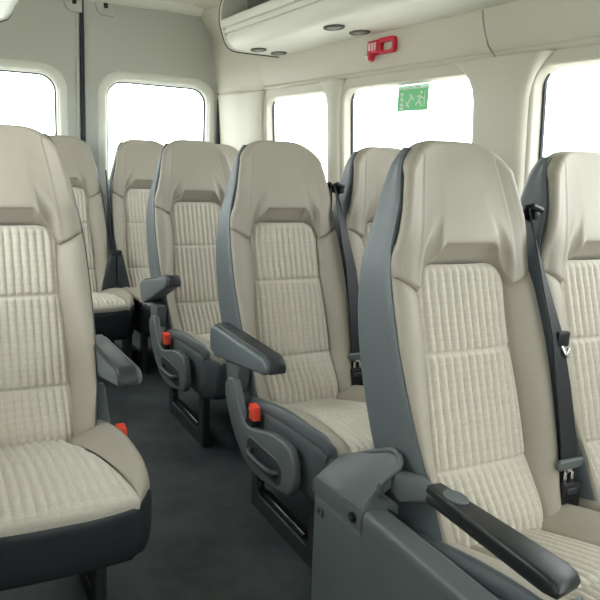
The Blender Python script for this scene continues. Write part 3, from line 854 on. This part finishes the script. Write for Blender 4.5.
bm = bmesh.new(); bmesh.ops.create_uvsphere(bm, u_segments=14, v_segments=10, radius=.011, matrix=Matrix.Translation((1.698, 2.652, 1.524)))
obj('steel_tip', H(bm), M['chrome'], h)
bm = bmesh.new(); box(bm, 1.724, 1.7285, 2.575, 2.66, 1.53, 1.585, .002, 1)
obj('wall_plate', H(bm), M['hammer_red'], h)

st = thing('exit_sticker', 'green emergency exit sticker with white pictograms on the side window glass', 'sticker', (1.782, 2.44, 1.353))
XS = 1.7945
def S(bm):
    for v in bm.verts: v.co -= Vector((1.795, 2.44, 1.357))
    return bm
bm = bmesh.new(); box(bm, XS, XS + .001, 2.345, 2.555, 1.307, 1.410); obj('green_sheet', S(bm), M['green'], st, smooth_=False)
def pic(poly): 
    b = bmesh.new(); prism(b, poly, 0, XS - .0012, XS - .0002); return b
bm = bmesh.new()
for k in range(15):
    yy = 2.525 - k * .0105; join(bm, pic([(yy, 1.394), (yy - .007, 1.394), (yy - .007, 1.401), (yy, 1.401)]))
obj('text_line', S(bm), M['white'], st, smooth_=False)
bm = bmesh.new()
def bar(y0_, z0_, y1_, z1_, w):
    d = Vector((y1_ - y0_, z1_ - z0_)).normalized(); n = Vector((-d.y, d.x)) * w / 2
    join(bm, pic([(y0_ + n.x, z0_ + n.y), (y1_ + n.x, z1_ + n.y), (y1_ - n.x, z1_ - n.y), (y0_ - n.x, z0_ - n.y)]))
def dot(y_, z_, r): join(bm, pic([(y_ + r*math.cos(2*PI*k/12), z_ + r*math.sin(2*PI*k/12)) for k in range(12)]))
# column of small marks at the left
for zz in (1.378, 1.356, 1.334, 1.319): bar(2.535, zz, 2.512, zz - .004, .009)
bar(2.527, 1.38, 2.518, 1.318, .006)
# hammer striking glass
bar(2.490, 1.325, 2.452, 1.368, .006); bar(2.470, 1.372, 2.440, 1.352, .010); bar(2.492, 1.345, 2.470, 1.32, .004)
# figure leaving
dot(2.392, 1.378, .007); bar(2.396, 1.368, 2.404, 1.345, .011); bar(2.404, 1.347, 2.425, 1.330, .006); bar(2.402, 1.345, 2.385, 1.325, .006); bar(2.395, 1.364, 2.372, 1.352, .005); bar(2.398, 1.365, 2.42, 1.362, .005)
bar(2.368, 1.385, 2.368, 1.32, .004)
obj('pictogram', S(bm), M['white'], st, smooth_=False)

bm = bmesh.new(); tube(bm, [(1.694, 1.968, 1.612), (1.699, 1.968, 1.58), (1.705, 1.962, 1.545), (1.718, 1.95, 1.495), (1.715, 1.925, 1.474), (1.702, 1.895, 1.456)], .0028, 6)
tag(obj('thin_cable', bm, M['lamp']), 'thin grey cable running down cream panel to the wide window pillar', 'cable')

# ------------------------------------------------------------------ outside
bm = bmesh.new(); box(bm, -60, 60, -40, 80, -.75, -.70)
struct(obj('ground', bm, M['ground'], smooth_=False))
def tree(x, y, hgt, rad, label):
    r = thing('tree', label, 'tree', (x, y, -.7))
    bm = bmesh.new(); tube(bm, [(0, 0, 0), (.05, 0, hgt*.3), (0, .05, hgt*.6)], [.16, .12, .07], 8); obj('trunk', bm, M['bark'], r)
    bm = bmesh.new()
    for k in range(16):
        a = random.random() * 2*PI; q = math.sqrt(random.random()) * rad * .75; zz = hgt * (.35 + .55*random.random())
        t = bmesh.new(); bmesh.ops.create_icosphere(t, subdivisions=3, radius=rad * random.uniform(.3, .5), matrix=Matrix.Translation((q*math.cos(a), q*math.sin(a), zz)))
        for v in t.verts: v.co += Vector((random.uniform(-1, 1), random.uniform(-1, 1), random.uniform(-1, 1))) * rad * .05
        join(bm, t)
    obj('crown', bm, M['leaf'], r, 10)
tree(6.0, 30.0, 2.6, 1.6, 'pale hazy tree seen through the right rear door window')
tree(33, 26.5, 3.0, 2.2, 'pale washed out tree seen through the window at right edge of photo')

# ------------------------------------------------------------------ light
w = bpy.data.worlds.new('overcast_sky'); SC.world = w; w.use_nodes = True; nt = w.node_tree
bg = nt.nodes['Background']
tc = nt.nodes.new('ShaderNodeTexCoord'); nz = nt.nodes.new('ShaderNodeTexNoise'); nz.inputs['Scale'].default_value = 2.5; nz.inputs['Detail'].default_value = 5
cr = nt.nodes.new('ShaderNodeValToRGB'); cr.color_ramp.elements[0].color = (.90, .95, 1, 1); cr.color_ramp.elements[1].color = (1, 1, 1, 1)
nt.links.new(tc.outputs['Generated'], nz.inputs['Vector']); nt.links.new(nz.outputs['Fac'], cr.inputs['Fac']); nt.links.new(cr.outputs['Color'], bg.inputs['Color'])
bg.inputs['Strength'].default_value = 8.3
def portal(loc, rot_, sx, sy):
    L = bpy.data.lights.new('window_portal', 'AREA'); L.shape = 'RECTANGLE'; L.size = sx; L.size_y = sy; L.cycles.is_portal = True
    o = bpy.data.objects.new('window_portal', L); COL.objects.link(o); o.location = loc; o.rotation_euler = rot_
for a, b in wins_R: portal((WX + .06, (a+b)/2, (ZW0+ZW1)/2), (0, PI/2, 0), ZW1 - ZW0, b - a)
for a, b in wins_L: portal((XL - .06, (a+b)/2, (ZW0+ZW1)/2), (0, -PI/2, 0), ZW1 - ZW0, b - a)
for x in (.333, 1.293): portal((x, YR + .06, 1.135), (-PI/2, 0, 0), .66, .67)
portal((.825, YF - .06, 1.24), (PI/2, 0, 0), 1.45, .52)

# ------------------------------------------------------------------ camera
cam = bpy.data.cameras.new('camera'); cam.sensor_width = 36; cam.lens = 701.4 / 600 * 36; cam.clip_start = .02
co = bpy.data.objects.new('camera', cam); COL.objects.link(co); SC.camera = co
yw, pt, rl = math.radians(28.0078), math.radians(-11.6044), math.radians(2.7869)
fw = Vector((math.sin(yw)*math.cos(pt), math.cos(yw)*math.cos(pt), math.sin(pt))); rt = Vector((math.cos(yw), -math.sin(yw), 0)); up = rt.cross(fw)
rt, up = rt*math.cos(rl) + up*math.sin(rl), up*math.cos(rl) - rt*math.sin(rl)
co.matrix_world = Matrix(((rt.x, up.x, -fw.x, 0), (rt.y, up.y, -fw.y, 0), (rt.z, up.z, -fw.z, 1.099), (0, 0, 0, 1)))
vs = SC.view_settings; vs.view_transform = 'Standard'; vs.look = 'None'; vs.gamma = 1; vs.use_curve_mapping = False; vs.exposure = 0.0
